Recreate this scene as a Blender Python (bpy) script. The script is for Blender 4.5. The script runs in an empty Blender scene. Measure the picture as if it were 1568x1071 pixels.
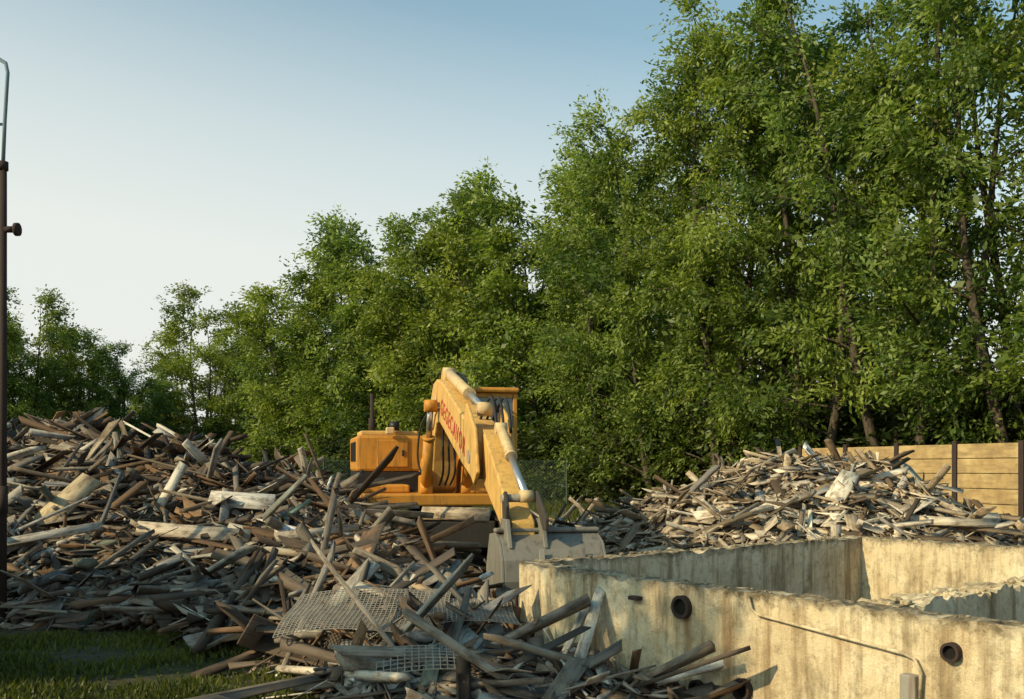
import bpy, bmesh, math, random
import numpy as np
from mathutils import Vector, Matrix, noise, Euler
random.seed(7); rng=np.random.default_rng(11)
scene=bpy.context.scene
COL=scene.collection
# ------------------------------------------------ helpers
def new_mat(name):
    m=bpy.data.materials.new(name); m.use_nodes=True
    nt=m.node_tree; nt.nodes.clear()
    out=nt.nodes.new('ShaderNodeOutputMaterial'); return m,nt,out
def noise_n(nt,vec,scale,detail=6,rough=.6):
    n=nt.nodes.new('ShaderNodeTexNoise'); n.inputs['Scale'].default_value=scale
    n.inputs['Detail'].default_value=detail; n.inputs['Roughness'].default_value=rough
    if vec is not None: nt.links.new(vec,n.inputs['Vector'])
    return n.outputs['Fac']
def ramp(nt,fac,stops):
    r=nt.nodes.new('ShaderNodeValToRGB'); e=r.color_ramp.elements
    while len(e)<len(stops): e.new(.5)
    for i,(p,c) in enumerate(stops):
        e[i].position=p; e[i].color=(*c,1) if len(c)==3 else c
    nt.links.new(fac,r.inputs['Fac']); return r.outputs['Color']
def mix(nt,fac,a,b,mode='MIX'):
    m=nt.nodes.new('ShaderNodeMix'); m.data_type='RGBA'; m.blend_type=mode
    for s,v in ((0,fac),(6,a),(7,b)):
        if isinstance(v,(int,float)): m.inputs[s].default_value=v
        elif isinstance(v,tuple): m.inputs[s].default_value=(*v,1)
        else: nt.links.new(v,m.inputs[s])
    return m.outputs[2]
def mapping(nt,src,scale):
    m=nt.nodes.new('ShaderNodeMapping'); m.inputs['Scale'].default_value=scale
    nt.links.new(src,m.inputs['Vector']); return m.outputs['Vector']
def bsdf(nt,out,col,rough=.8,metal=0,bump=None,bstr=.3,bdist=.02,spec=.3):
    b=nt.nodes.new('ShaderNodeBsdfPrincipled')
    if isinstance(col,tuple): b.inputs['Base Color'].default_value=(*col,1)
    else: nt.links.new(col,b.inputs['Base Color'])
    if isinstance(rough,(int,float)): b.inputs['Roughness'].default_value=rough
    else: nt.links.new(rough,b.inputs['Roughness'])
    b.inputs['Metallic'].default_value=metal
    b.inputs['Specular IOR Level'].default_value=spec
    if bump is not None:
        bp=nt.nodes.new('ShaderNodeBump'); bp.inputs['Strength'].default_value=bstr; bp.inputs['Distance'].default_value=bdist
        nt.links.new(bump,bp.inputs['Height']); nt.links.new(bp.outputs[0],b.inputs['Normal'])
    nt.links.new(b.outputs[0],out.inputs['Surface']); return b
def pos(nt):
    return nt.nodes.new('ShaderNodeNewGeometry').outputs['Position']
def objc(nt):
    return nt.nodes.new('ShaderNodeTexCoord').outputs['Object']

# ------------------------------------------------ materials
def paint_mat(name,c,dirt=(.12,.08,.04),rough=.45,amt=.5):
    m,nt,out=new_mat(name); o=objc(nt)
    f=noise_n(nt,o,3.5,8,.7); s=noise_n(nt,mapping(nt,o,(9,9,1.2)),1.5,6,.65)
    c1=mix(nt,ramp(nt,f,[(.35,(0,0,0)),(.8,(1,1,1))]),c,tuple(v*.72 for v in c))
    k=ramp(nt,s,[(.5,(0,0,0)),(.75,(amt,amt,amt))])
    c2=mix(nt,k,c1,dirt)
    bsdf(nt,out,c2,rough,0,f,.15,.01); return m
M_orange=paint_mat('orange_paint',(.56,.25,.035),rough=.55,amt=.8)
M_yellow=paint_mat('yellow_paint',(.66,.40,.12),rough=.55,amt=.8)
M_cream=paint_mat('cream_paint',(.64,.47,.25),rough=.55,amt=.6)
M_black=paint_mat('black_paint',(.02,.02,.02),(.06,.05,.04))
M_steel=paint_mat('worn_steel',(.30,.28,.24),(.13,.08,.05),.6,.85)
M_bucket=paint_mat('bucket_steel',(.20,.19,.165),(.07,.05,.035),.6,.9)
M_track=paint_mat('track_steel',(.05,.045,.04),(.1,.07,.05),.8)
M_rust=paint_mat('rusty_steel',(.045,.03,.026),(.02,.015,.015),.85,.8)
M_bluegrey=paint_mat('blue_grey_paint',(.18,.26,.3),(.1,.07,.05),.6,.6)
M_red=paint_mat('red_lettering',(.5,.04,.04),(.6,.33,.12),.5,.8)
M_brick=paint_mat('brick_red',(.25,.1,.06),(.12,.08,.06),.9,.6)
M_bore_shade,nt,out=new_mat('painted_bore_shade'); bsdf(nt,out,(.008,.007,.006),.9)  # near-black colour painted for the shade inside a pipe
M_chrome,nt,out=new_mat('chrome_rod'); bsdf(nt,out,(.6,.58,.54),.28,.85)
M_glass,nt,out=new_mat('cab_glass'); bsdf(nt,out,(.05,.1,.12),.08,0,None,spec=.8)
M_rubber,nt,out=new_mat('hose_rubber'); bsdf(nt,out,(.02,.02,.02),.6)

M_conc,nt,out=new_mat('stained_concrete'); p=pos(nt)
a=noise_n(nt,p,1.6,8,.65); b_=noise_n(nt,p,11,8,.72); s=noise_n(nt,mapping(nt,p,(7,7,.45)),1.3,8,.65); fine=noise_n(nt,p,60,4,.7)
base=ramp(nt,a,[(.3,(.42,.32,.19)),(.48,(.62,.51,.33)),(.66,(.74,.66,.48))])
base=mix(nt,ramp(nt,s,[(.48,(0,0,0)),(.64,(.75,.75,.75))]),base,(.22,.145,.07))
s2=noise_n(nt,mapping(nt,p,(3.3,3.3,1.1)),.9,7,.75)
base=mix(nt,ramp(nt,s2,[(.52,(0,0,0)),(.68,(.75,.75,.75))]),base,(.15,.11,.06))
base=mix(nt,ramp(nt,b_,[(.5,(0,0,0)),(.68,(.6,.6,.6))]),base,(.2,.15,.085))
s4=noise_n(nt,p,26,6,.8)
base=mix(nt,ramp(nt,s4,[(.57,(0,0,0)),(.68,(.55,.55,.55))]),base,(.08,.06,.04))
rs=noise_n(nt,mapping(nt,p,(5,5,.6)),.8,6,.7)
base=mix(nt,ramp(nt,rs,[(.58,(0,0,0)),(.68,(.6,.6,.6))]),base,(.26,.12,.045))
sep=nt.nodes.new('ShaderNodeSeparateXYZ'); nt.links.new(p,sep.inputs[0])
mm=nt.nodes.new('ShaderNodeMath'); mm.operation='MULTIPLY_ADD'; nt.links.new(b_,mm.inputs[0]); mm.inputs[1].default_value=.24; nt.links.new(sep.outputs['Z'],mm.inputs[2])
top=ramp(nt,mm.outputs[0],[(.90,(0,0,0)),(.97,(1,1,1))])
topc=ramp(nt,noise_n(nt,p,7,8,.75),[(.36,(.06,.05,.03)),(.5,(.19,.15,.095)),(.62,(.46,.40,.29))])
base=mix(nt,top,base,topc)
hgt=mix(nt,.4,b_,fine)
bsdf(nt,out,base,.92,0,hgt,.8,.025)

M_fence,nt,out=new_mat('tan_concrete_panel'); p=pos(nt)
base=ramp(nt,noise_n(nt,p,2.2,8,.65),[(.3,(.26,.17,.08)),(.55,(.42,.30,.14)),(.75,(.52,.40,.21))])
base=mix(nt,ramp(nt,noise_n(nt,mapping(nt,p,(1,1,6)),1.7,6,.6),[(.48,(0,0,0)),(.68,(.7,.7,.7))]),base,(.18,.13,.07))
bsdf(nt,out,base,.9,0,noise_n(nt,p,30,6,.7),.4,.01)

M_wood,nt,out=new_mat('broken_timber')
att=nt.nodes.new('ShaderNodeAttribute'); att.attribute_name='pcol'
uv=nt.nodes.new('ShaderNodeUVMap'); uv.uv_map='UVMap'
g=noise_n(nt,mapping(nt,uv.outputs[0],(3,45,1)),1,6,.65); g2=noise_n(nt,mapping(nt,uv.outputs[0],(4,9,1)),1,5,.7)
k=ramp(nt,g,[(.3,(.45,.42,.39)),(.5,(1,1,1)),(.75,(1.0,.95,.88))])
c=mix(nt,1.0,att.outputs['Color'],k,'MULTIPLY')
k2=ramp(nt,g2,[(.46,(0,0,0)),(.66,(.88,.88,.88))])
c=mix(nt,k2,c,(.09,.06,.04))
bsdf(nt,out,c,.85,0,g,.5,.01)

M_core,nt,out=new_mat('gap_shade_and_dirt'); p=pos(nt)  # dark colour painted as shade in gaps between planks; also tank-floor dirt
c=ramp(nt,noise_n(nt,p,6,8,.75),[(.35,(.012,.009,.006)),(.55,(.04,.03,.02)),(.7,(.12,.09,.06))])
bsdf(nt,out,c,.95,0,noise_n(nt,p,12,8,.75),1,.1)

M_ground,nt,out=new_mat('ground'); p=pos(nt)
gr=ramp(nt,noise_n(nt,p,5,8,.75),[(.3,(.02,.028,.008)),(.5,(.045,.055,.015)),(.7,(.1,.1,.04))])
di=ramp(nt,noise_n(nt,p,9,8,.75),[(.3,(.035,.026,.018)),(.55,(.09,.07,.045)),(.75,(.2,.16,.11))])
c=mix(nt,ramp(nt,noise_n(nt,p,.35,6,.7),[(.5,(0,0,0)),(.6,(1,1,1))]),gr,di)
bsdf(nt,out,c,.95,0,noise_n(nt,p,25,8,.8),.8,.05)

def leaf_mat(name,c1,c2):
    m,nt,out=new_mat(name)
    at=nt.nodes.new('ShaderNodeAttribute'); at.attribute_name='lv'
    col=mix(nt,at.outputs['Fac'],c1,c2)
    oi=nt.nodes.new('ShaderNodeObjectInfo')
    tint=ramp(nt,oi.outputs['Random'],[(0,(.8,.9,.95)),(.5,(.97,1,.85)),(1,(1.12,1.04,.75))])
    col=mix(nt,1.0,col,tint,'MULTIPLY')
    b=nt.nodes.new('ShaderNodeBsdfPrincipled'); nt.links.new(col,b.inputs['Base Color']); b.inputs['Roughness'].default_value=.5
    b.inputs['Specular IOR Level'].default_value=.4
    t=nt.nodes.new('ShaderNodeBsdfTranslucent')
    tc=mix(nt,1.0,col,(1.3,1.4,.6),'MULTIPLY'); nt.links.new(tc,t.inputs['Color'])
    ms=nt.nodes.new('ShaderNodeMixShader'); ms.inputs[0].default_value=.42
    nt.links.new(b.outputs[0],ms.inputs[1]); nt.links.new(t.outputs[0],ms.inputs[2]); nt.links.new(ms.outputs[0],out.inputs['Surface'])
    return m
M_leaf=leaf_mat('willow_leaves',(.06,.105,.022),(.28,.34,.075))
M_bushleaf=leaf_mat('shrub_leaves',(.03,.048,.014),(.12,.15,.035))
M_grass=leaf_mat('grass_blades',(.035,.05,.012),(.14,.15,.04))
M_bark,nt,out=new_mat('bark'); p=objc(nt)
bsdf(nt,out,ramp(nt,noise_n(nt,mapping(nt,p,(4,4,1)),4,8,.7),[(.35,(.035,.028,.02)),(.7,(.14,.115,.085))]),.95,0,noise_n(nt,p,14,6,.7),.8,.03)

# ------------------------------------------------ mesh helpers
def mesh_obj(name,v,f,mats=(),parent=None,loc=(0,0,0),rot=(0,0,0),smooth=False,fm=None):
    me=bpy.data.meshes.new(name); me.from_pydata([tuple(x) for x in v],[],[tuple(x) for x in f])
    for m in mats: me.materials.append(m)
    if fm is not None: me.polygons.foreach_set('material_index',fm)
    if smooth: me.polygons.foreach_set('use_smooth',[True]*len(me.polygons))
    me.validate(); me.update()
    o=bpy.data.objects.new(name,me); COL.objects.link(o); o.location=loc; o.rotation_euler=rot
    if parent: o.parent=parent
    return o
def empty(name,loc=(0,0,0),rot=(0,0,0),parent=None):
    e=bpy.data.objects.new(name,None); COL.objects.link(e); e.location=loc; e.rotation_euler=rot
    if parent: e.parent=parent
    return e
def bevel(o,w=.02,seg=2):
    m=o.modifiers.new('b','BEVEL'); m.width=w; m.segments=seg; m.limit_method='ANGLE'; return o
def box(name,a,b,mat,parent,bw=.02):
    (x0,y0,z0),(x1,y1,z1)=a,b
    v=[(x0,y0,z0),(x1,y0,z0),(x1,y1,z0),(x0,y1,z0),(x0,y0,z1),(x1,y0,z1),(x1,y1,z1),(x0,y1,z1)]
    f=[(3,2,1,0),(4,5,6,7),(0,1,5,4),(1,2,6,5),(2,3,7,6),(3,0,4,7)]
    o=mesh_obj(name,v,f,[mat],parent)
    if bw: bevel(o,bw)
    return o
def prism(name,prof,y0,y1,mat,parent,bw=.015):
    n=len(prof); v=[(x,y0,z) for x,z in prof]+[(x,y1,z) for x,z in prof]
    f=[tuple(range(n)),tuple(range(2*n-1,n-1,-1))]+[((i+1)%n,i,i+n,(i+1)%n+n) for i in range(n)]
    o=mesh_obj(name,v,f,[mat],parent)
    bm=bmesh.new(); bm.from_mesh(o.data); bmesh.ops.recalc_face_normals(bm,faces=bm.faces); bm.to_mesh(o.data); bm.free()
    if bw: bevel(o,bw)
    return o
def tube_pts(pts,radii,k=10,cap=True):
    pts=[Vector(p) for p in pts]; V=[];F=[]
    up=None
    for i,p in enumerate(pts):
        t=(pts[min(i+1,len(pts)-1)]-pts[max(i-1,0)]).normalized()
        if up is None: up=t.orthogonal().normalized()
        up=(up-t*up.dot(t)).normalized(); s=t.cross(up)
        for j in range(k):
            a=2*math.pi*j/k; V.append(p+(up*math.cos(a)+s*math.sin(a))*radii[i])
    for i in range(len(pts)-1):
        for j in range(k):
            F.append((i*k+j,i*k+(j+1)%k,(i+1)*k+(j+1)%k,(i+1)*k+j))
    if cap:
        F.append(tuple(range(k-1,-1,-1))); F.append(tuple((len(pts)-1)*k+j for j in range(k)))
    return V,F
def tube(name,pts,r,mat,parent,k=12):
    if not hasattr(r,'__len__'): r=[r]*len(pts)
    V,F=tube_pts(pts,r,k); o=mesh_obj(name,V,F,[mat],parent)
    for p in o.data.polygons:
        if len(p.vertices)==4: p.use_smooth=True
    return o

# ------------------------------------------------ world / camera / sun
w=bpy.data.worlds.new('World'); scene.world=w; w.use_nodes=True
nt=w.node_tree; bg=nt.nodes['Background']; sky=nt.nodes.new('ShaderNodeTexSky'); sky.sky_type='NISHITA'
sky.sun_disc=False
SUN=Vector((-.85,-.53,0)).normalized()*math.cos(math.radians(31))+Vector((0,0,math.sin(math.radians(31))))
sky.sun_elevation=math.radians(31); sky.sun_rotation=math.atan2(SUN.x,SUN.y)%(2*math.pi)
sky.air_density=1.0; sky.dust_density=2.0; sky.ozone_density=1.2
tcw=nt.nodes.new('ShaderNodeTexCoord'); spw=nt.nodes.new('ShaderNodeSeparateXYZ'); nt.links.new(tcw.outputs['Generated'],spw.inputs[0])
# atmospheric haze: whiter towards the horizon and towards the west (-X)
mz=nt.nodes.new('ShaderNodeMath'); mz.operation='MULTIPLY_ADD'; nt.links.new(spw.outputs['X'],mz.inputs[0]); mz.inputs[1].default_value=.13; nt.links.new(spw.outputs['Z'],mz.inputs[2])
hz=ramp(nt,mz.outputs[0],[(.0,(1,1,1)),(.17,(.97,.97,.97)),(.28,(.68,.68,.68)),(.41,(.2,.2,.2)),(.6,(0,0,0))])
skyc=mix(nt,1.0,sky.outputs[0],(1.15,1.7,1.5),'MULTIPLY')
skyc=mix(nt,hz,skyc,(7.5,7.75,7.3))
nt.links.new(skyc,bg.inputs[0]); bg.inputs[1].default_value=.112
l=bpy.data.lights.new('sun','SUN'); l.energy=5.0; l.angle=math.radians(.5); l.color=(1,.80,.47)
lo=bpy.data.objects.new('sun',l); COL.objects.link(lo); lo.rotation_euler=(-SUN).to_track_quat('-Z','Y').to_euler()
cam=bpy.data.cameras.new('camera'); co=bpy.data.objects.new('camera',cam); COL.objects.link(co)
co.location=(0,0,1.7); co.rotation_euler=(math.radians(90),0,0); cam.lens=35; cam.sensor_width=36; cam.shift_y=.1148; cam.clip_end=3000
scene.camera=co
scene.view_settings.view_transform='Standard'; scene.view_settings.look='None'; scene.view_settings.exposure=0

# ------------------------------------------------ ground
def axis(lo_,hi_):
    a=list(np.arange(-30,30.01,.5)); a=[lo_,-300,-150,-80,-50]+a+[50,80,150,300,hi_]; return a
xs=axis(-1200,1200); ys=[y+20 for y in axis(-1200,1200)]
V=[];F=[]
for y in ys:
    for x in xs:
        z=noise.noise(Vector((x*.3,y*.3,0)))*.06 if abs(x)<30 and abs(y-20)<30 else 0
        V.append((x,y,z-.03))
n=len(xs)
for j in range(len(ys)-1):
    for i in range(n-1): F.append((j*n+i,j*n+i+1,(j+1)*n+i+1,(j+1)*n+i))
mesh_obj('ground',V,F,[M_ground],smooth=True)

# ------------------------------------------------ trees
def np_mesh(name,V,F,mats,matidx,lv=None,smooth=None):
    me=bpy.data.meshes.new(name)
    me.vertices.add(len(V)); me.vertices.foreach_set('co',V.astype(np.float32).ravel())
    me.loops.add(F.size); me.loops.foreach_set('vertex_index',F.astype(np.int32).ravel())
    k=F.shape[1]
    me.polygons.add(len(F)); me.polygons.foreach_set('loop_start',np.arange(0,F.size,k,dtype=np.int32))
    for m in mats: me.materials.append(m)
    me.polygons.foreach_set('material_index',matidx.astype(np.int32))
    me.update(calc_edges=True)
    if lv is not None:
        at=me.attributes.new('lv','FLOAT','POINT'); at.data.foreach_set('value',lv.astype(np.float32))
    return me
def unit(a): return a/np.maximum(np.linalg.norm(a,axis=-1,keepdims=True),1e-6)
def leaves(centers,dirs,L,W,val,r):
    n=len(centers)
    d=unit(dirs+r.normal(0,.55,(n,3))); s=unit(np.cross(d,r.normal(0,1,(n,3))))
    L=(L*r.uniform(.6,1.3,n))[:,None]; W=(W*r.uniform(.7,1.3,n))[:,None]
    V=np.stack([centers,centers+d*L*.5+s*W*.5,centers+d*L,centers+d*L*.5-s*W*.5],1).reshape(-1,3)
    F=np.arange(n*4).reshape(n,4); return V,F,np.repeat(val,4)
def make_tree(name,seed,H=16,R=3.4,stems=5,nb=22,tw=12,nl=42,low=.08,lL=.24,lW=.08,leafm=None,clump=.11,inner=26):
    r=np.random.default_rng(seed); BV=[];BF=[];off=0
    def addtube(pts,rad,k):
        nonlocal off
        V,F=tube_pts(pts,rad,k,False); BV.extend([tuple(v) for v in V]); BF.extend([tuple(i+off for i in f) for f in F]); off+=len(V)
    C=[];D=[];Vv=[];IC=[];IV=[]
    for s in range(stems):
        az=2*math.pi*(s+r.uniform(-.3,.3))/stems; top=H*r.uniform(.68,.9) if s else H*.93
        spread=R*r.uniform(.35,.75)*(0.15 if s==0 else 1)
        pts=[];ph=r.uniform(0,6,2)
        for i in range(9):
            t=i/8; rr=.25+spread*t**.8
            pts.append(np.array([math.cos(az)*rr+.3*math.sin(ph[0]+t*5)*t,math.sin(az)*rr+.3*math.sin(ph[1]+t*6)*t,top*t]))
        addtube(pts,[max(.15*H/16*(1-t/8.)**.9,.012) for t in range(9)],6)
        P=np.array(pts)
        for b in range(nb):
            t=low+(1-low)*min(1,((b+r.uniform(0,1))/nb))**.9; ii=min(int(t*8),7); fr=t*8-ii; p0=P[ii]*(1-fr)+P[ii+1]*fr
            a=az+r.normal(0,1.1); prof=(1-.66*max(0,(t-.35)/.65)**1.8)*(.8+.2*min(1,t/.3))
            Lb=R*prof*r.uniform(.4,.9); upa=r.uniform(.35,1.0)
            d=np.array([math.cos(a),math.sin(a),upa+1.0*max(0,t-.6)]); d/=np.linalg.norm(d)
            bp=[p0]
            for q in range(4):
                d=unit(d+np.array([0,0,-.08])+r.normal(0,.13,3)); bp.append(bp[-1]+d*Lb/4)
            addtube(bp,[.04*(1-q/4.6)*(1.2-t*.6) for q in range(5)],4)
            BP=np.array(bp); val=np.clip(r.normal(.5,.3),0,1)
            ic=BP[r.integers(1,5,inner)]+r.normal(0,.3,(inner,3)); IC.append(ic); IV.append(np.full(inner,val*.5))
            for q in range(tw):
                u=r.uniform(.15,1) if q else 1.0; jj=min(int(u*4),3); ff=u*4-jj; c0=BP[jj]*(1-ff)+BP[jj+1]*ff
                dd=unit(d*.6+r.normal(0,.65,3)+np.array([0,0,.15])); Lt=r.uniform(.5,1.3)*min(1,R/3.4+.2)
                c1=c0+dd*Lt*.6; c2=c1+unit(dd+np.array([0,0,-.75]))*Lt*.5
                if q%3==0: addtube([c0,c1,c2],[.012,.008,.004],3)
                m=nl; tt=r.uniform(.1,1,m)[:,None]
                pp=np.where(tt<.55,c0+(c1-c0)*tt/.55,c1+(c2-c1)*(tt-.55)/.45)+r.normal(0,clump,(m,3))
                C.append(pp); D.append(np.tile(dd+np.array([0,0,-.55]),(m,1))); Vv.append(np.clip(val+r.normal(0,.14)+r.normal(0,.12,m),0,1))
    C=np.concatenate(C);D=np.concatenate(D);Vv=np.concatenate(Vv)
    LV,LF,lv=leaves(C,D,lL,lW,Vv,r)
    IC=np.concatenate(IC); IV=np.concatenate(IV)
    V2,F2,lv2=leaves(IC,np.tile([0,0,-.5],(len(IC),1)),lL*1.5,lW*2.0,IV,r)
    V=np.concatenate([np.array(BV),LV,V2]); F=np.concatenate([np.array(BF),LF+len(BV),F2+len(BV)+len(LV)])
    mi=np.concatenate([np.zeros(len(BF)),np.ones(len(LF)+len(F2))])
    return np_mesh(name,V,F,[M_bark,leafm or M_leaf],mi,np.concatenate([np.zeros(len(BV)),lv,lv2]))
kw=dict(lL=.17,lW=.064,nl=50,tw=10)
TN=[make_tree('willow_a',1,nb=20,**kw),make_tree('willow_b',2,stems=4,nb=24,R=3.8,**kw),make_tree('willow_c',3,R=3.4,nb=20,**kw),
    make_tree('willow_open',5,stems=5,nb=15,R=3.7,low=.15,clump=.11,inner=10,**kw)]
kf=dict(lL=.22,lW=.085,nl=38,tw=10,clump=.15)
TF=[make_tree('willow_d',6,nb=19,**kf),make_tree('willow_e',7,stems=5,nb=19,R=3.8,**kf),make_tree('willow_f',8,R=3.4,nb=19,**kf)]
SH=[make_tree('shrub_a',21,H=4,R=2.2,stems=6,nb=8,tw=7,nl=24,low=.05,lL=.2,lW=.1,leafm=M_bushleaf),
    make_tree('shrub_b',22,H=3.4,R=2.4,stems=7,nb=7,tw=7,nl=24,low=.05,lL=.2,lW=.1,leafm=M_bushleaf)]
def put(me,name,x,y,h,H0=16,wide=1.0,parent=None):
    o=bpy.data.objects.new(name,me); COL.objects.link(o); s=h/H0
    o.location=(x,y,-.05); o.scale=(s*wide,s*wide,s); o.rotation_euler=(0,0,random.uniform(0,6.28))
    if parent: o.parent=parent
    return o
front=[(19,19,18,1),(16.6,22.5,19.5,2),(14.4,27.2,20.5,0),(12.4,31,21,3),(10,33.5,19.6,1),(7.8,36.5,19.2,0),(5.9,40,17.6,1),(4.1,44,17.2,2)]
for x,y,h,k in front: put(TN[k],'willow_tree',x,y,h,wide=1.05)
far=[(2.0,48,17.6,0),(-.8,52,16.8,1),(-3.5,56,17.6,2),(-7.2,60,18.3,0),(-10.2,62,17.6,2),(-12.8,66,17.4,1),(-16.8,75,13.2,2),(-21.4,85,13.4,0),(-24.9,80,16.6,1),(-29.5,83,10.5,2),
 (-28.9,75,11.4,2),(-31.2,72,12.4,0),(-33.5,69,14.4,1),(-35,66,14,2),(-39,64,14,0),(-44,62,14,1)]
for x,y,h,k in far: put(TF[k],'willow_tree',x,y,h,wide=1.22)
back=[(22,29,17,1),(13.5,42,13.5,2),(9.3,50,13,0),(4,57,14.0,2),(-4,68,14.5,0),(-10,76,13.5,1),(-17,86,12,0),(-26,95,11,2),(-40,85,10,0)]
for x,y,h,k in back: put(TF[k],'willow_tree',x,y,h,wide=1.3)
ug=empty('undergrowth')
line=[(20,21),(16.2,25.5),(14,31),(10.5,36),(7,40),(3.8,44),(1.4,48.5),(-2,52),(-6,56),(-11,62),(-17,70),(-24,76),(-31,68),(-38,62),(-46,58)]
cnt=0
for i in range(len(line)-1):
    a,b=Vector(line[i]),Vector(line[i+1]); m=max(2,int((b-a).length/2.4))
    for j in range(m):
        p=a+(b-a)*(j/m)
        for row in range(2 if (i<6 or i%2) else 1):
            put(SH[cnt%2],'shrub_%d'%cnt,p.x+random.uniform(-.6,.6)+row*1.6,p.y+random.uniform(0,1)+row*3.2,random.uniform(2.6,4.2)*(1+.4*row),4,1.3,ug); cnt+=1
bw=empty('background_woodland')
for i in range(15):
    x=-90+i*12+random.uniform(-2,2); put(TF[i%3],'wood_%d'%i,x,118+random.uniform(-5,5),random.uniform(8,10),16,3.2,bw)
# unseen willow added behind-left to dapple the tank wall with shade
put(TF[0],'willow_tree',-8.2,2.0,10.2,wide=.5)
# added building, unseen at left, sized to throw shade across the lawn
shade_shed=empty('shade_caster_shed')
sx0,sx1,sy0,sy1,hh_=-13.,-9.0,4.5,7.4,4.6
box('caster_walls',(sx0,sy0,-.05),(sx1,sy1,hh_),M_brick,shade_shed,.01)
mesh_obj('caster_roof',[(sx0-.2,sy0-.2,hh_+.004),(sx1+.2,sy0-.2,hh_+.004),(sx1+.2,sy1+.2,hh_+.004),(sx0-.2,sy1+.2,hh_+.004),(sx0-.2,(sy0+sy1)/2,hh_+.8),(sx1+.2,(sy0+sy1)/2,hh_+.8)],[(0,1,5,4),(2,3,4,5),(1,2,5),(3,0,4),(3,2,1,0)],[M_rust],shade_shed)
box('caster_door',(sx1+.002,sy0+.4,0),(sx1+.05,sy0+1.3,2.0),M_bluegrey,shade_shed,.01); box('caster_window',(sx1+.002,sy1-.9,1.1),(sx1+.04,sy1-.3,1.9),M_glass,shade_shed,.01)

# ------------------------------------------------ planks
PB=np.array([[-.5,-.5,-.5],[.5,-.5,-.5],[.5,.5,-.5],[-.5,.5,-.5],[-.5,-.5,.5],[.5,-.5,.5],[.5,.5,.5],[-.5,.5,.5]])
PF=np.array([[3,2,1,0],[4,5,6,7],[0,1,5,4],[1,2,6,5],[2,3,7,6],[3,0,4,7]])
def planks(name,C,U,W_,L,Wd,Th,colr,r,jag=.12,parent=None):
    n=len(C); U=unit(U); V_=unit(np.cross(W_,U)); W_=np.cross(U,V_)
    loc=np.tile(PB,(n,1,1)); loc[:,:,0]*=L[:,None]; loc[:,:,1]*=Wd[:,None]; loc[:,:,2]*=Th[:,None]
    tap=r.uniform(.55,1.0,n); tap=np.where(r.uniform(0,1,n)<.5,1,tap); loc[:,[1,2,5,6],1]*=tap[:,None]
    jx=r.uniform(-1,1,(n,8))*np.minimum(L*jag,.12)[:,None]; jx[:,4:]=jx[:,:4]+r.uniform(-.015,.015,(n,4)); loc[:,:,0]+=jx
    loc[:,:,2]+=(r.normal(0,1,(n,1))*.015)*(PB[:,0]*PB[:,1]*4)[None]
    P=C[:,None,:]+loc[:,:,0:1]*U[:,None]+loc[:,:,1:2]*V_[:,None]+loc[:,:,2:3]*W_[:,None]
    F=(PF[None]+np.arange(n)[:,None,None]*8).reshape(-1,4)
    me=np_mesh(name,P.reshape(-1,3),F,[M_wood],np.zeros(len(F)))
    ca=me.attributes.new('pcol','FLOAT_COLOR','POINT'); cc=np.concatenate([colr,np.ones((n,1))],1)
    ca.data.foreach_set('color',np.repeat(cc,8,axis=0).astype(np.float32).ravel())
    ul=me.uv_layers.new(name='UVMap'); ro=r.uniform(0,60,(n,2))
    uvv=np.stack([loc[:,:,0]+ro[:,0:1],loc[:,:,1]+loc[:,:,2]*.7+ro[:,1:2]],-1).reshape(-1,2)
    ul.data.foreach_set('uv',uvv[F.ravel()].astype(np.float32).ravel())
    o=bpy.data.objects.new(name,me); COL.objects.link(o); o.parent=parent; return o
palL=np.array([[.34,.295,.235],[.24,.205,.165],[.14,.11,.085],[.50,.45,.37],[.19,.115,.065],[.06,.045,.035],[.15,.18,.145],[.74,.70,.62],[.33,.33,.32],[.11,.17,.13],[.28,.17,.09]])
pwL=np.array([.16,.17,.17,.1,.11,.13,.015,.045,.05,.005,.045])
palR=np.array([[.60,.51,.39],[.48,.39,.28],[.76,.68,.55],[.30,.23,.15],[.14,.1,.065],[.46,.43,.38]]); pwR=np.array([.25,.21,.18,.15,.13,.08])
def heapfn(R):
    R=np.array(R)
    def h(x,y):
        x=np.asarray(x,float); y=np.asarray(y,float); hh=np.zeros_like(x)
        for a in R:
            rr=np.hypot(x-a[0],y-a[1])/a[3]; k=a[2]*np.clip(1-rr,0,1)**.8
            hh=np.maximum(hh,k)
        lump=np.sin(x*1.7+1)*np.cos(y*1.9+.5)*.05+np.sin(x*3.7+y*2.1)*.06+np.sin(x*6.1-y*4)*.04
        return hh*(1+lump)
    return h
def dens(R):
    o=[]
    for a,b in zip(R[:-1],R[1:]):
        for t in (0,.33,.66): o.append(tuple(a[i]*(1-t)+b[i]*t for i in range(4)))
    return o+[R[-1]]
RL=dens([(-15,17,2.0,5.6),(-11,16.8,2.1,5.7),(-9,16.5,2.2,5.7),(-7.4,16.2,2.25,5.6),(-6.0,15.6,2.1,5.1),(-4.6,15,1.85,4.6),(-3.5,14.2,1.5,4.0),(-2.8,13,1.15,3.1),(-2.2,11.6,.88,2.5),(-1.7,10.4,.7,2.0),(-1.05,9.5,.62,1.4),(-.75,8.6,.42,1.4),(-.2,7.6,.3,1.2)])+[(-1.5,8.9,.36,1.5),(-1.0,7.6,.24,1.3),(.5,7.1,.22,.9)]
hL0=heapfn(RL)
def lawn(x,y):
    return x<np.interp(y,[6.8,7.5,8.8,9.4,10.3,10.9],[-.9,-1.3,-2.0,-2.6,-3.5,-9])+.25*np.sin(np.asarray(y)*5)
hL=lambda x,y: hL0(x,y)*np.where((np.asarray(y)<10.9)&lawn(np.asarray(x,float),np.asarray(y,float)),0,1)
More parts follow.
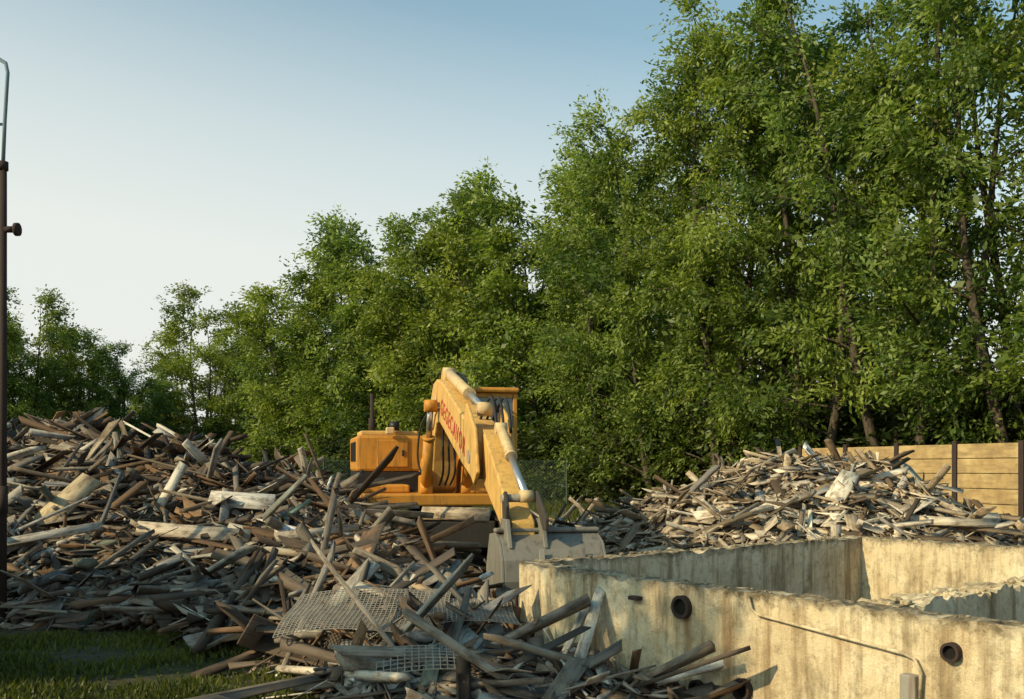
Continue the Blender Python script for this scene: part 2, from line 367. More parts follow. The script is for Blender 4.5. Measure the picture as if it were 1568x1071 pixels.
RR=dens([(1.3,23,.3,2),(2.6,21,.65,2.6),(3.6,18.8,1.25,3.2),(4.2,17.3,1.75,3.4),(5.2,17,1.9,3.3),(6.0,16.8,1.72,2.9),(6.7,16.5,1.05,2.2),(7.5,15.8,.35,1.5)])
hR=heapfn(RR)
def inside_tank(x,y):
    dx=x-0; dy=y-8.9; s=dx*.59+dy*-.808; t=dx*.78+dy*.62
    return (s>-.12)&(s<7.2)&(t>-.02)&(t<5.6)
def pile(name,h,bounds,n,pal,pw,r,Lm,up=.02,excl=None,hmin=.03,bright=1.0,kinds=(.48,.27,.06,.19),parent=None,ztop=.04):
    (x0,x1,y0,y1)=bounds; X=r.uniform(x0,x1,n*8); Y=r.uniform(y0,y1,n*8); Hh=h(X,Y); ok=(Hh>hmin)
    ok&=~inside_tank(X,Y)
    if excl is not None: ok&=~excl(X,Y)
    X=X[ok][:n];Y=Y[ok][:n];Hh=Hh[ok][:n]; n=len(X)
    e=.15; gx=(h(X+e,Y)-h(X-e,Y))/(2*e); gy=(h(X,Y+e)-h(X,Y-e))/(2*e)
    gx=np.clip(gx,-.8,.8);gy=np.clip(gy,-.8,.8)
    nrm=unit(np.stack([-gx*.8,-gy*.8,np.ones(n)],1)+r.normal(0,.25,(n,3)))
    # neighbouring pieces share a rough direction, as tipped loads do
    th=2.4*np.sin(X*.9+Y*.6)+1.7*np.cos(Y*1.3-X*.5)+r.normal(0,.9,n); rd=r.uniform(0,1,n)<.4; th=np.where(rd,r.uniform(0,6.28,n),th)
    d=np.stack([np.cos(th),np.sin(th),np.zeros(n)],1); d=unit(d-nrm*(d*nrm).sum(1,keepdims=True))
    lift=r.normal(0,.13,n); st=r.uniform(0,1,n)<up; lift=np.where(st,r.uniform(.5,1.6,n),lift)
    d=unit(d+nrm*lift[:,None])
    kind=r.choice(4,n,p=kinds)
    L=r.lognormal(0,.5,n)*np.array([.30,.62,1.25,.34])[kind]*Lm; L=np.clip(L,.1,2.4); L=np.where(st,np.minimum(L,.5),L)
    Wd=np.clip(r.lognormal(0,.45,n)*np.array([.025,.095,.07,.012])[kind],.008,.3)
    Th=np.clip(r.lognormal(0,.35,n)*np.array([.012,.013,.05,.008])[kind],.006,.1); Th=np.minimum(Th,Wd)
    z=Hh+r.uniform(-.22,ztop,n)+np.where(st,L*.2,0); z=np.maximum(z,.03)
    ci=r.choice(len(pal),n,p=pw)
    # patches of darker, dirtier material
    patch=.86+.22*np.sin(X*1.1+2*np.sin(Y*.8))*np.cos(Y*1.4+X*.3)
    c=pal[ci]*r.uniform(.55,1.25,(n,1))*bright*patch[:,None]
    return planks(name,np.stack([X,Y,z],1),d,nrm,L,Wd,Th,np.clip(c,0,.8),r,parent=parent)
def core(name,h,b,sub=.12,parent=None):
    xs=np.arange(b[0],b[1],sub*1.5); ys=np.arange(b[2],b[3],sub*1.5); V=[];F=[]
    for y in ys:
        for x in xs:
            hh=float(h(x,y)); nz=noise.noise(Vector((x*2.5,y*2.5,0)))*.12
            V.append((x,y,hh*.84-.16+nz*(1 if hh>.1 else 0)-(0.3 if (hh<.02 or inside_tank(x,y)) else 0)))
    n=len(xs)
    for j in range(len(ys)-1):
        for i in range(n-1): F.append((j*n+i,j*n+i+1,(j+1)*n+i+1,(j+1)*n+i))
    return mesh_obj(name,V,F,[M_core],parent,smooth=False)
exc=lambda x,y: ((x+1.2)**2/1.7**2+(y-17)**2/2.9**2<1)|((x+.75)**2/.75**2+(y-13.6)**2/2.4**2<1)
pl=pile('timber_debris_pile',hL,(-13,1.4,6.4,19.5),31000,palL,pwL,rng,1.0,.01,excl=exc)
core('shade_core',hL,(-17,1.6,6.2,23),parent=pl)
pile('broken_boards',hL,(-11,1.2,6.8,18),420,palL,pwL,rng,1.05,.05,excl=exc,kinds=(0,1,0,0),bright=1.15,parent=pl,ztop=.1)
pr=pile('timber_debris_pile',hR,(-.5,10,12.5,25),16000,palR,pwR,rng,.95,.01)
core('shade_core',hR,(-1,11.5,12.5,26),parent=pr)
pile('broken_boards',hR,(2,8,12.8,19),160,palR,pwR,rng,1.0,.06,kinds=(0,1,0,0),bright=1.15,parent=pr,ztop=.1)
n=1100; X=rng.uniform(-3.4,3,n);Y=rng.uniform(6.6,25,n); ok=~inside_tank(X,Y)&~((Y<10.9)&lawn(X,Y))&~exc(X,Y); X=X[ok];Y=Y[ok];n=len(X)
planks('scattered_boards',np.stack([X,Y,np.full(n,.04)],1),np.stack([rng.normal(0,1,n),rng.normal(0,1,n),rng.normal(0,.05,n)],1),np.tile([[0,0,1.]],(n,1))+rng.normal(0,.08,(n,3)),
  rng.uniform(.15,1.0,n),rng.uniform(.02,.1,n),rng.uniform(.01,.025,n),palL[rng.choice(11,n,p=pwL)],rng)
H_=[((-5.65,11.9,.1),(-5.5,12.2,.95),.13,.05,(.8,.76,.68)),((-5.75,11.7,.12),(-5.3,12.1,.42),.16,.04,(.7,.66,.58)),
((-6.1,12.4,.75),(-5.45,12.9,1.55),.30,.06,(.46,.37,.24)),((-4.6,12.1,.95),(-3.1,11.8,.87),.17,.08,(.46,.4,.32)),
((-4.55,12.8,1.15),(-4.35,13.2,1.75),.12,.05,(.6,.55,.46)),((-6.3,11.4,.75),(-4.9,11.8,1.0),.09,.05,(.42,.4,.36)),
((-3.0,12.0,.9),(-2.5,12.4,1.3),.06,.04,(.2,.27,.22)),((-7.0,11.3,.25),(-5.0,11.2,.35),.1,.04,(.4,.36,.3)),
((-5.3,10.9,.1),(-4.6,11.7,.55),.07,.04,(.46,.41,.33)),((-4.3,14,1.75),(-4.5,13.7,2.05),.12,.03,(.5,.48,.42)),
((-2.6,10.9,.92),(-1.8,11.6,1.0),.1,.05,(.45,.4,.32)),((-2.9,11.6,1.1),(-2.3,11.1,1.6),.08,.03,(.2,.22,.2)),
((-1.6,9.0,.45),(-1.3,9.4,.8),.14,.04,(.4,.38,.33)),((-3.6,10.9,.35),(-2.3,11.0,.7),.12,.05,(.34,.27,.19)),
((.45,7.35,.12),(.72,7.95,.74),.09,.03,(.62,.58,.5)),((.28,7.35,.1),(.62,8.0,.62),.05,.03,(.55,.5,.42)),
((-.15,6.9,.12),(1.05,6.85,.06),.2,.03,(.3,.28,.25)),((-.9,7.0,.1),(-.1,7.3,.2),.16,.03,(.45,.42,.36)),
((-1.35,14.6,1.02),(-.3,14.4,1.0),.2,.1,(.45,.36,.26)),((-1.6,7.2,.1),(-.4,7.5,.2),.06,.04,(.42,.38,.3)),((-.9,9.3,.6),(-.2,8.6,.35),.07,.05,(.4,.3,.2)),
((-7.8,13.6,1.45),(-6.6,13.2,1.5),.2,.03,(.5,.46,.4)),((-3.9,12.8,1.3),(-3.0,12.6,1.25),.22,.02,(.52,.5,.46)),
((5.0,15.4,1.2),(5.35,15.7,1.6),.3,.1,(.76,.7,.58)),((6.0,15.1,.9),(7.2,14.8,.85),.14,.05,(.6,.52,.4)),((3.2,17,.8),(3.9,16.8,1.4),.1,.05,(.5,.42,.3)),
((3.6,18,1.2),(3.2,18.1,1.6),.1,.04,(.4,.3,.2))]
A=np.array([h[0] for h in H_],float);B=np.array([h[1] for h in H_],float)
D=B-A; vw=unit((A+B)/2-np.array([0,0,1.7])); Wn=unit(-vw+np.array([-.3,0,.5])); Wn=unit(Wn-unit(D)*(Wn*unit(D)).sum(1,keepdims=True))
bt=planks('large_timbers',(A+B)/2,D,Wn,np.linalg.norm(D,axis=1),np.array([h[2] for h in H_]),np.array([h[3] for h in H_]),np.array([h[4] for h in H_]),rng,.04)

# wire mesh panels lying on the debris
def mesh_panel(name,c,u,v,nu,nv,sp,r=.004):
    V=[];F=[];u=Vector(u).normalized();v=Vector(v).normalized();c=Vector(c);nn=u.cross(v)
    def seg(a,b):
        m=8;pts=[]
        for i in range(m+1):
            p=a+(b-a)*i/m; q=(p-c); pts.append(p+nn*(.03*math.sin(q.dot(u)*4)+.025*math.sin(q.dot(v)*6+q.dot(u)*2)))
        vv,ff=tube_pts(pts,[r]*(m+1),4); o=len(V); V.extend(vv); F.extend([tuple(i+o for i in f) for f in ff])
    for i in range(nu+1): seg(c+u*i*sp,c+u*i*sp+v*nv*sp)
    for j in range(nv+1): seg(c+v*j*sp,c+v*j*sp+u*nu*sp)
    return mesh_obj(name,V,F,[M_steel])
mesh_panel('wire_mesh_panel',(-1.85,7.7,.38),(1,.08,.04),(.05,1,.27),36,24,.036,.005)
mesh_panel('wire_mesh_panel',(-.72,7.8,.46),(1,.2,-.05),(-.1,1,.2),22,18,.036,.005)
mesh_panel('wire_mesh_panel',(-.95,6.95,.24),(1,.1,.0),(-.1,1,.35),12,7,.05,.005)

# ------------------------------------------------ concrete tank
e=Vector((.59,-.808,0)).normalized(); A0=Vector((0,8.9,0)); B0=Vector((4.25,12.3,0)); A1=A0+e*7; B1=B0+e*7
def rounded(P,rad,closed=True):
    out=[]; n=len(P)
    for i in range(n):
        p=P[i];a=P[i-1];b=P[(i+1)%n]
        d1=(a-p).normalized();d2=(b-p).normalized()
        q0=p+d1*rad;q2=p+d2*rad
        for t in (0,.25,.5,.75,1): out.append(q0*(1-t)**2+p*2*t*(1-t)+q2*t*t)
    return out
def resample(P,step):
    out=[]; n=len(P)
    for i in range(n):
        a=P[i];b=P[(i+1)%n]; m=max(1,int((b-a).length/step))
        for j in range(m): out.append(a+(b-a)*j/m)
    return out
def wall_loop(name,P,th,h,z0,closed,parent=None,seed=0,mz=12,rough=1.0):
    n=len(P); V=[];F=[]
    sec=[(0,z0+(h-z0)*i/mz) for i in range(mz+1)]+[(th*.25,h),(th*.5,h),(th*.75,h)]+[(th,h-(h-z0)*i/mz) for i in range(mz+1)]
    k=len(sec)
    for i in range(n):
        a=P[i-1] if (closed or i>0) else P[0]; b=P[(i+1)%n] if (closed or i<n-1) else P[-1]
        t=(b-a).normalized(); nr=Vector((-t.y,t.x,0))*-1
        rim=noise.noise(Vector((P[i].x*1.3+seed,P[i].y*1.3,0)))*.014*rough+noise.noise(Vector((P[i].x*7+seed,P[i].y*7,3)))*.016*rough
        ch=noise.noise(Vector((P[i].x*3.1+seed,P[i].y*3.1,9)));  rim-=max(0,ch-.3)*.14*rough
        for o_,z in sec:
            q=P[i]+nr*o_; q=Vector((q.x,q.y,z+(rim if z>h-.06 else 0)))
            q+=noise.noise_vector(q*2.0)*.006+noise.noise_vector(q*13.)*.005
            if z>h-.01: q+=noise.noise_vector(q*14.)*.016*rough
            V.append(q)
    m=n if closed else n-1
    for i in range(m):
        for j in range(k-1):
            F.append((i*k+j,((i+1)%n)*k+j,((i+1)%n)*k+j+1,i*k+j+1))
    if not closed: F+= [tuple(range(k)),tuple((n-1)*k+j for j in range(k-1,-1,-1))]
    o=mesh_obj(name,V,F,[M_conc],parent,smooth=False)
    bm=bmesh.new(); bm.from_mesh(o.data); bmesh.ops.recalc_face_normals(bm,faces=bm.faces); bm.to_mesh(o.data); bm.free(); return o
tank=empty('concrete_tank')
P=resample(rounded([A1,A0,B0,B1],.18),.05)
wall_loop('outer_walls',P,.2,.85,-.1,True,tank)
q=Vector((.78,.62,0)).normalized()
s0=A0+e*3.15+q*.21
wall_loop('partition_wall',[s0+q*(.05*i) for i in range(102)],.3,.78,-.1,False,tank,5,rough=2.6)
fl=[A0+(e+q)*.1,A1+(q-e)*.1,B1-(e+q)*.1,B0+(e-q)*.1]
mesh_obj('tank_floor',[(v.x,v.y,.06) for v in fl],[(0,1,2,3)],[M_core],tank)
def lump(V,F,c,s):
    bm=bmesh.new(); bmesh.ops.create_icosphere(bm,subdivisions=1,radius=s)
    o=len(V); rr=Matrix.Rotation(random.uniform(0,6),3,'Z')
    for v in bm.verts: 
        q_=rr@Vector((v.co.x*1.3,v.co.y,v.co.z*.6)); q_*=random.uniform(.7,1.2); V.append(q_+c)
    for f in bm.faces: F.append(tuple(o+v.index for v in f.verts))
    bm.free()
V=[];F=[]
for i in range(90):
    c=s0+q*random.uniform(0,5)+e*random.uniform(.02,.28)+Vector((0,0,.79)); lump(V,F,c,random.uniform(.015,.05))
for i in range(60):
    c=A0+q*random.uniform(.3,5)+e*random.uniform(.04,.16)+Vector((0,0,.86)); lump(V,F,c,random.uniform(.008,.028))
for i in range(50):
    c=A0+e*random.uniform(.3,5)+q*random.uniform(.04,.16)+Vector((0,0,.86)); lump(V,F,c,random.uniform(.006,.016))
mesh_obj('rim_rubble',V,F,[M_conc],tank)
nrmF=Vector((-.808,-.59,0))
def onF(t,z,o=0): return A0+e*t+nrmF*o+Vector((0,0,z))
def pxF(px,py):
    k=(px-784)/1524; t=8.9*k/(.59+.808*k); d=8.9-.808*t; return t,1.7-(py-715)/1524*d
def pipe_stub(nm,t,z,r):
    pts=[onF(t,z,-.02),onF(t,z,.045)]
    V,F=tube_pts(pts,[r,r],20,False); V2,F2=tube_pts(pts,[r*.72,r*.72],20,False); o=len(V); V+=V2; F+=[tuple(i+o for i in f[::-1]) for f in F2]
    for j in range(20): F.append((20+j,20+(j+1)%20,o+20+(j+1)%20,o+20+j))
    mesh_obj(nm,V,F,[M_rust],tank)
    V,F=tube_pts([onF(t,z,.0),onF(t,z,.014)],[r*.74]*2,20,True); mesh_obj(nm+'_bore_shade_disc',V,F,[M_bore_shade],tank)  # solid dark disc in place of a hollow, shade put into its colour
for i,(px,py,r) in enumerate([(1047,929,.085),(1070,1053,.06),(1140,1055,.075),(1460,998,.055)]):
    t,z=pxF(px,py); pipe_stub('pipe_opening_%d'%i,t,z,r)
pts=[onF(*pxF(a,b),.03) for a,b in [(1150,912),(1155,932),(1165,940),(1390,1000),(1405,1008),(1415,1030),(1412,1075)]]
tube('conduit',pts,.011,M_conc,tank,8)
t,z=pxF(1400,1050); 
def wbox(nm,t0,t1,z0,z1,d,mat,o0=-.005):
    v=[onF(t,z,o) for o in (o0,d) for z in (z0,z1) for t in (t0,t1)]
    return bevel(mesh_obj(nm,v,[(0,1,3,2),(5,4,6,7),(4,5,1,0),(2,3,7,6),(4,0,2,6),(1,5,7,3)],[mat],tank),.005)
wbox('junction_box',t-.05,t+.05,z-.09,z+.07,.07,M_steel)
t,z=pxF(977,915); wbox('bracket',t-.05,t+.05,z-.015,z+.015,.06,M_rust)
t,z=pxF(792,918); wbox('slot_shade_strip',t-.012,t+.012,z-.08,z+.08,.02,M_rust)  # solid dark strip stands in for the shade of an open slot

# ------------------------------------------------ concrete panel fence (right)
fen=empty('concrete_panel_fence')
fa=Vector((9.0,31,0)); fb=Vector((17.2,13.2,0)); fd=(fb-fa).normalized(); fn=Vector((fd.y,-fd.x,0))
m=int((fb-fa).length/1.95)
for i in range(m+1):
    p=fa+fd*1.95*i
    V=[]; hz_=2.36+random.uniform(-.03,.03)
    for z in (0,hz_):
        for a,b in ((-.07,-.07),(.07,-.07),(.07,.07),(-.07,.07)): V.append(p+fd*a+fn*b+Vector((0,0,z)))
    bevel(mesh_obj('post_%d'%i,V,[(3,2,1,0),(4,5,6,7),(0,1,5,4),(1,2,6,5),(2,3,7,6),(3,0,4,7)],[M_rust],fen),.01)
    if i<m:
        ww=random.uniform(-.012,.012)
        for j in range(6):
            z0=.02+j*.38+ww; z1=z0+.365; oo=random.uniform(-.006,.006)
            V=[p+fd*a+fn*(b+oo)+Vector((0,0,z)) for z in (z0,z1) for a,b in ((.075,-.03),(1.875,-.03),(1.875,.03),(.075,.03))]
            bevel(mesh_obj('panel_%d_%d'%(i,j),V,[(3,2,1,0),(4,5,6,7),(0,1,5,4),(1,2,6,5),(2,3,7,6),(3,0,4,7)],[M_fence],fen),.015)
V=[];F=[]
def addseg(a,b,r,k=4):
    vv,ff=tube_pts([a,b],[r,r],k); o=len(V); V.extend(vv); F.extend([tuple(i+o for i in f) for f in ff])
x0,x1,yy,hh=-10.,2.2,40.,1.95
for i in range(6):
    x=x0+(x1-x0)*i/5; addseg((x,yy,0),(x,yy,2.1),.035,8)
addseg((x0,yy,hh),(x1,yy,hh),.012); addseg((x0,yy,1),(x1,yy,1),.008)
xx=x0-2
while xx<x1:
    for s in (1,-1):
        a0=max(x0,xx); 
        z=lambda x:(x-xx) if s==1 else hh-(x-xx)
        b0=min(x1,xx+hh)
        if b0>a0: addseg((a0,yy,z(a0)),(b0,yy,z(b0)),.006,3)
    xx+=.13
M_green,nt,out=new_mat('green_wire'); bsdf(nt,out,(.04,.07,.06),.6)
mesh_obj('chain_link_fence',V,F,[M_green])

# ------------------------------------------------ left vertical pipe with rail
pp=empty('ladder_post')
X,Y=-5.42,10.6
tube('post',[(X,Y,0),(X,Y,4.9)],.04,M_rust,pp); tube('post_collar',[(X,Y,1.2),(X,Y,1.5)],.05,M_rust,pp)
tube('post_collar_2',[(X,Y,4.86),(X,Y,4.95)],.055,M_rust,pp)
tube('flange_arm',[(X,Y,4.23),(X+.13,Y,4.23)],.035,M_rust,pp); tube('flange_disc',[(X+.13,Y,4.23),(X+.17,Y,4.23)],.07,M_rust,pp)
tube('rail_loop',[(X,Y,4.9),(X+.02,Y,5.4),(X+.05,Y,5.9),(X+.03,Y,6.0),(X-.1,Y,6.08),(X-.35,Y,6.15)],.02,M_bluegrey,pp)
tube('rail_rung',[(X+.02,Y,5.35),(X-.5,Y,5.35)],.015,M_bluegrey,pp)
tube('second_post',[(X-.45,Y,0),(X-.45,Y,6.15)],.03,M_rust,pp)
for i in range(13): tube('rung_%d'%i,[(X,Y,.4+i*.35),(X-.45,Y,.4+i*.35)],.012,M_rust,pp,8)

# ------------------------------------------------ excavator
ex=empty('excavator',(-1.2,17.3,0),(0,0,math.atan2(-.975,.22)))
arm=empty('arm',(0,-.05,-.10),(0,math.radians(.2),math.radians(-.7)),ex)
def track(nm,y0,y1):
    prof=[];R=.4;L=1.35
    for i in range(13): a=math.pi/2+math.pi*i/12; prof.append((-L+R*math.cos(a),R+.02+R*math.sin(a)))
    for i in range(13): a=-math.pi/2+math.pi*i/12; prof.append((L+R*math.cos(a),R+.02+R*math.sin(a)))
    prism(nm,prof,y0+.06,y1-.06,M_track,ex,.01)
    n=len(prof); per=[]; 
    for i in range(n):
        a=Vector((prof[i][0],0,prof[i][1]));b=Vector((prof[(i+1)%n][0],0,prof[(i+1)%n][1])); m=max(1,int((b-a).length/.19))
        for j in range(m): per.append((a+(b-a)*(j+.5)/m,(b-a).normalized()))
    V=[];F=[]
    for c,t in per:
        nn=Vector((t.z,0,-t.x)); o=len(V)
        for yv in (y0,y1):
            for a,b in ((-.07,-.01),(.07,-.01),(.07,.03),(.02,.03),(.02,.06),(-.02,.06),(-.02,.03),(-.07,.03)): 
                q=c+t*a+nn*b; V.append((q.x,yv,q.z))
        F+=[tuple(o+i for i in range(8)),tuple(o+15-i for i in range(8))]+[(o+i,o+(i+1)%8,o+8+(i+1)%8,o+8+i) for i in range(8)]
    mesh_obj(nm+'_pads',V,F,[M_track],ex)
    for i in range(7): tube(nm+'_roller_%d'%i,[(-1.2+i*.4,y0-.01,.25),(-1.2+i*.4,y1+.01,.25)],.13,M_rust,ex)
    for s,n2 in ((-1,'idler'),(1,'sprocket')): tube(nm+'_'+n2,[(s*1.35,y0-.02,.42),(s*1.35,y1+.02,.42)],.26,M_rust,ex,16)
track('track_right',-1.35,-.85); track('track_left',.75,1.25)
box('car_body',(-.9,-.85,.35),(.9,.75,.8),M_track,ex)
tube('slew_ring',[(0,-.05,.8),(0,-.05,1.08)],.55,M_black,ex,24)
box('deck',(-2.4,-1.42,1.06),(1.0,1.15,1.26),M_orange,ex,.03)
box('counterweight',(-2.9,-1.35,1.1),(-2.3,1.1,2.15),M_orange,ex,.12)
box('engine_housing',(-2.4,-1.45,1.62),(-.5,1.1,2.26),M_orange,ex,.05)
box('housing_skirt',(-2.39,-1.44,1.262),(-.51,1.09,1.617),M_black,ex,.01)
box('housing_side_step',(-.5,-1.4,1.262),(.35,-.62,1.40),M_orange,ex,.03)
box('housing_door',(-.497,-1.1,1.70),(-.47,-.55,2.18),M_orange,ex,.015)
box('housing_ledge',(-1.9,-1.35,2.262),(-1.0,-.3,2.36),M_yellow,ex,.03)
box('door_handle',(-.469,-.66,1.9),(-.45,-.62,2.0),M_black,ex,0)
for i in range(5): box('grille_slat_%d'%i,(-1.9+i*.26,-1.47,1.8),(-1.78+i*.26,-1.452,2.15),M_black,ex,0)
tube('exhaust_stack',[(-1.3,-1.12,2.26),(-1.3,-1.12,2.6),(-1.3,-1.12,2.61),(-1.3,-1.12,3.05)],[.06,.06,.035,.035],M_rust,ex)
tube('air_filter',[(-.9,-.75,2.36),(-.9,-.75,2.52)],.09,M_black,ex)
box('headlamp',(-.47,-.95,2.28),(-.38,-.8,2.4),M_cream,ex,.02)
c0,c1,y0,y1,zb,zt=-.65,.85,.34,1.13,1.27,3.0
for nm,x,y in (('fl',c1,y0),('fr',c1,y1),('rl',c0,y0),('rr',c0,y1),('ml',.1,y0),('mr',.1,y1)):
    sx=-.07 if x==c1 else .07; sy=.07 if y==y0 else -.07
    box('cab_pillar_'+nm,(min(x,x+sx),min(y,y+sy),zb),(max(x,x+sx),max(y,y+sy),zt-.06),M_orange,ex,.012)
box('cab_roof',(c0-.04,y0-.03,zt-.058),(c1+.07,y1+.03,zt+.03),M_orange,ex,.035)
box('cab_lower_left',(c0+.01,y0+.01,zb),(c1-.01,y0+.045,1.95),M_orange,ex,.01)
box('cab_lower_right',(c0+.01,y1-.045,zb),(c1-.01,y1-.01,1.95),M_orange,ex,.01)
box('cab_rear',(c0+.01,y0+.05,zb),(c0+.045,y1-.05,2.2),M_orange,ex,.01)
box('cab_front_sill',(c1-.06,y0+.073,zb),(c1-.01,y1-.073,1.5),M_orange,ex,.01)
box('cab_front_rail',(c1-.055,y0+.073,2.05),(c1-.005,y1-.073,2.11),M_orange,ex,.01)
box('cab_front_header',(c1-.06,y0+.073,2.86),(c1-.01,y1-.073,2.94),M_orange,ex,.01)
box('windscreen',(c1-.045,y0+.073,1.502),(c1-.035,y1-.073,2.858),M_glass,ex,0)
box('side_glass_left',(c0+.03,y0+.025,1.952),(c1-.03,y0+.035,2.94),M_glass,ex,0)
box('side_glass_right',(c0+.03,y1-.035,1.952),(c1-.03,y1-.025,2.94),M_glass,ex,0)
box('rear_glass',(c0+.03,y0+.05,2.2),(c0+.04,y1-.05,2.94),M_glass,ex,0)
tube('wiper',[(c1+.0,.7,2.88),(c1+.01,.95,2.35)],.01,M_rubber,ex,6)
prism('boom_bracket_r',[(-.2,1.262),(.75,1.262),(.55,1.7),(.2,1.85),(-.15,1.6)],-.41,-.34,M_orange,ex)
prism('boom_bracket_l',[(-.2,1.262),(.75,1.262),(.55,1.7),(.2,1.85),(-.15,1.6)],.24,.31,M_orange,ex)
boomp=[(-.02,1.45),(.05,1.95),(.12,2.55),(.3,2.98),(.6,3.2),(1.0,3.24),(1.6,3.14),(4.3,2.32),(4.62,2.15),(4.72,1.92),(4.62,1.72),(4.4,1.66),(3.6,1.86),(1.35,2.52),(.95,2.52),(.72,2.3),(.55,1.9),(.42,1.45),(.2,1.32)]
prism('boom',boomp,-.2,.2,M_yellow,arm,.025)
prism('boom_web_r',[(.25,2.4),(.45,2.85),(.95,3.0),(1.3,2.75),(.95,2.65),(.7,2.45)],-.225,-.202,M_cream,arm,.008)
def ram(nm,a,b,r,f=.55,mat=M_yellow,rod=None,par=None):
    par=par or arm
    a=Vector(a);b=Vector(b);m=a.lerp(b,f)
    tube(nm+'_barrel',[a,m],r,mat,par); tube(nm+'_gland',[m,m+(b-a).normalized()*.05],r*1.15,mat,par)
    tube(nm+'_rod',[m,b],rod or r*.55,M_chrome,par)
    for s,p in (('a',a),('b',b)): tube(nm+'_eye_'+s,[p+Vector((0,-r*1.1,0)),p+Vector((0,r*1.1,0))],r*1.1,mat,par)
ram('boom_ram_r',(.75,-.34,1.45),(1.35,-.34,2.78),.09,.6,M_orange); ram('boom_ram_l',(.75,.34,1.45),(1.35,.34,2.78),.09,.6,M_orange)
tube('boom_ram_pin',[(1.35,-.43,2.78),(1.35,.43,2.78)],.06,M_steel,arm)
prism('boom_top_lug',[(.75,3.2),(.9,3.38),(1.05,3.38),(1.25,3.18)],-.1,.1,M_yellow,arm)
ram('stick_ram',(1.0,.0,3.34),(4.25,.0,2.58),.085,.62,M_cream)
tube('pivot_pin',[(4.55,-.27,1.95),(4.55,.27,1.95)],.09,M_steel,arm)
prism('stick_cheek_r',[(4.1,2.5),(4.3,2.65),(4.9,2.3),(5.1,1.75),(4.85,1.6),(4.45,1.78),(4.3,2.0)],-.255,-.21,M_yellow,arm)
prism('stick_cheek_l',[(4.1,2.5),(4.3,2.65),(4.9,2.3),(5.1,1.75),(4.85,1.6),(4.45,1.78),(4.3,2.0)],.21,.255,M_yellow,arm)
prism('stick',[(4.75,2.3),(5.1,2.12),(6.6,1.22),(6.62,1.02),(6.48,.93),(4.9,1.6),(4.75,1.9)],-.13,.13,M_yellow,arm,.02)
ram('bucket_ram',(5.05,.06,2.30),(6.45,.06,1.5),.065,.42,M_cream,.045)
prism('bucket_link_r',[(6.38,1.5),(6.5,1.56),(6.62,1.4),(6.55,1.1),(6.45,1.05)],-.2,-.16,M_track,arm,.01)
prism('bucket_link_l',[(6.38,1.5),(6.5,1.56),(6.95,1.28),(6.93,1.15),(6.8,1.15)],.16,.2,M_track,arm,.01)
tube('link_pin',[(6.46,-.22,1.48),(6.46,.22,1.48)],.045,M_steel,arm)
bk=empty('bucket',(0,0,-.04),(0,0,0),arm)
bo=[(6.25,1.12),(6.55,1.15),(6.78,1.06),(6.92,.88),(6.97,.66),(6.93,.4),(6.8,.2),(6.55,.08)]
bi=[(x-.035*(1 if i>1 else 0),z-.035*(1 if i<3 else -.2)) for i,(x,z) in enumerate(bo)]
prism('bucket_shell',bo+bi[::-1],-.28,.82,M_bucket,bk,.006)
side=bo+[(6.1,.2),(6.05,.75)]
prism('bucket_side_r',side,-.312,-.282,M_bucket,bk,.006); prism('bucket_side_l',side,.822,.852,M_bucket,bk,.006)
box('bucket_top_rib',(6.5,-.32,1.15),(6.62,.86,1.2),M_bucket,bk,.02)
prism('bucket_lug_r',[(6.4,1.1),(6.42,1.3),(6.7,1.3),(6.85,1.0)],-.22,-.17,M_bucket,bk,.01); prism('bucket_lug_l',[(6.4,1.1),(6.42,1.3),(6.7,1.3),(6.85,1.0)],.17,.22,M_bucket,bk,.01)
for i in range(4): prism('bucket_tooth_%d'%i,[(6.6,.1),(6.5,.02),(6.25,.0),(6.5,.13)],-.25+i*.33,-.15+i*.33,M_bucket,bk,.005)
prism('bucket_wear_strip',[(6.92,1.0),(7.06,.66),(6.94,.3),(6.9,.35),(6.97,.66),(6.9,.95)],.1,.15,M_steel,bk,0)
prism('bucket_wear_strip_2',[(6.92,1.0),(7.03,.66),(6.94,.3),(6.9,.35),(6.97,.66),(6.9,.95)],.56,.6,M_bucket,bk,0)
def hose(nm,P,r=.018):
    P=[Vector(p) for p in P]; pts=[]
    Q=[P[0]]+P+[P[-1]]
    for i in range(1,len(Q)-2):
        for t in (0,.2,.4,.6,.8):
            a,b,c,d=Q[i-1],Q[i],Q[i+1],Q[i+2]
            pts.append(.5*((2*b)+(c-a)*t+(2*a-5*b+4*c-d)*t*t+(3*b-a-3*c+d)*t**3))
    pts.append(P[-1]); tube(nm,pts,r,M_rubber,arm,8)
for i in range(3):
    o=-.08+i*.09
    hose('boom_hose_%d'%i,[(.5,o,1.5),(.95+.05*i,o,1.75),(.9,o,2.3),(1.1,o,2.5)])
    hose('top_hose_%d'%i,[(.15,o,2.9),(.25,o,3.3),(.6,o,3.38),(1.2,o+.1,3.3),(1.8,.17,3.12)])
    hose('stick_hose_%d'%i,[(3.8,.1+o,2.45),(4.2,.15+o,2.72),(4.7,.12+o,2.62),(5.0,.1+o,2.25)])
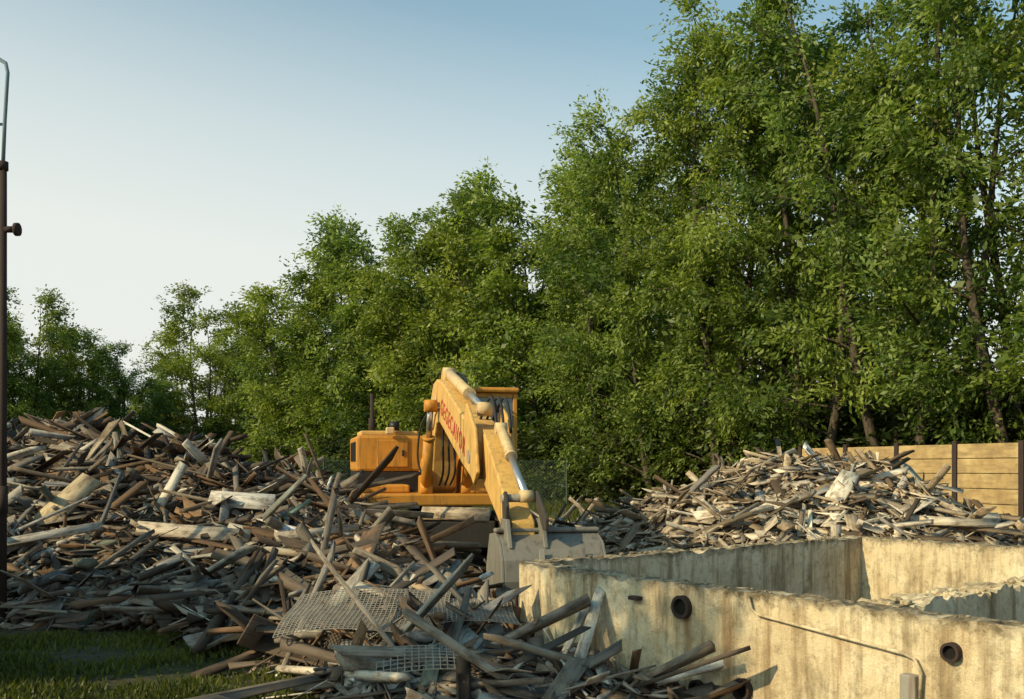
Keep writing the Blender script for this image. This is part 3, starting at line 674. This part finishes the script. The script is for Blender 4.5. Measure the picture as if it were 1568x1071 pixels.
hose('side_hose_r',[(.7,-.3,1.5),(.55,-.45,1.9),(.6,-.4,2.5),(.75,-.21,2.8)])
tc=bpy.data.curves.new('lettering','FONT'); tc.body='GEGECAVOR'; tc.size=.36; tc.extrude=.002; tc.space_character=1.25
to=bpy.data.objects.new('lettering',tc); COL.objects.link(to); to.parent=arm; to.location=(1.5,-.206,2.66); to.rotation_euler=(math.radians(90),math.radians(16.5),0); tc.materials.append(M_red)

# ------------------------------------------------ grass
def grass(name,X,Y,Hh,r,wd=.012):
    n=len(X); b=np.stack([X,Y,np.full(n,-.03)],1); a=r.uniform(0,6.28,n); s=np.stack([np.cos(a),np.sin(a),np.zeros(n)],1)*wd
    tip=b+np.stack([r.normal(0,.35,n)*Hh,r.normal(0,.35,n)*Hh,Hh],1); mid=b+(tip-b)*.5; mid[:,2]+=Hh*.12
    V=np.stack([b-s,b+s,mid+s*.7,tip,mid-s*.7],1).reshape(-1,3); F=np.arange(n*5).reshape(n,5)
    me=np_mesh(name,V,F,[M_grass],np.zeros(n),np.repeat(np.clip(r.normal(.5,.25,n)+.25*np.sin(X*1.3+Y*2),0,1),5))
    o=bpy.data.objects.new(name,me); COL.objects.link(o)
n=60000; X=rng.uniform(-7.0,-.4,n);Y=rng.uniform(6.2,12,n); f=np.sin(X*2.1+np.sin(Y*1.7)*1.3)*np.cos(Y*2.7+np.sin(X*3.1)); Hh=rng.uniform(.03,.08,n)*(1+.6*f)
ok=rng.uniform(0,1,n)<np.clip(.5+.6*f,.06,1); X=X[ok];Y=Y[ok];Hh=Hh[ok]
n2=40000; X2=rng.uniform(-6,16,n2);Y2=rng.uniform(19,46,n2); ok=~((X2>9)&(Y2<31)&(X2>9+(31-Y2)*.46)); X2=X2[ok];Y2=Y2[ok]
n3=14000; X3=rng.uniform(6.0,12.5,n3);Y3=rng.uniform(13,24,n3)
X=np.concatenate([X,X2,X3]);Y=np.concatenate([Y,Y2,Y3]);Hh=np.concatenate([Hh,rng.uniform(.1,.4,len(X2)),rng.uniform(.05,.4,n3)])
grass('grass',X,Y,Hh,rng)
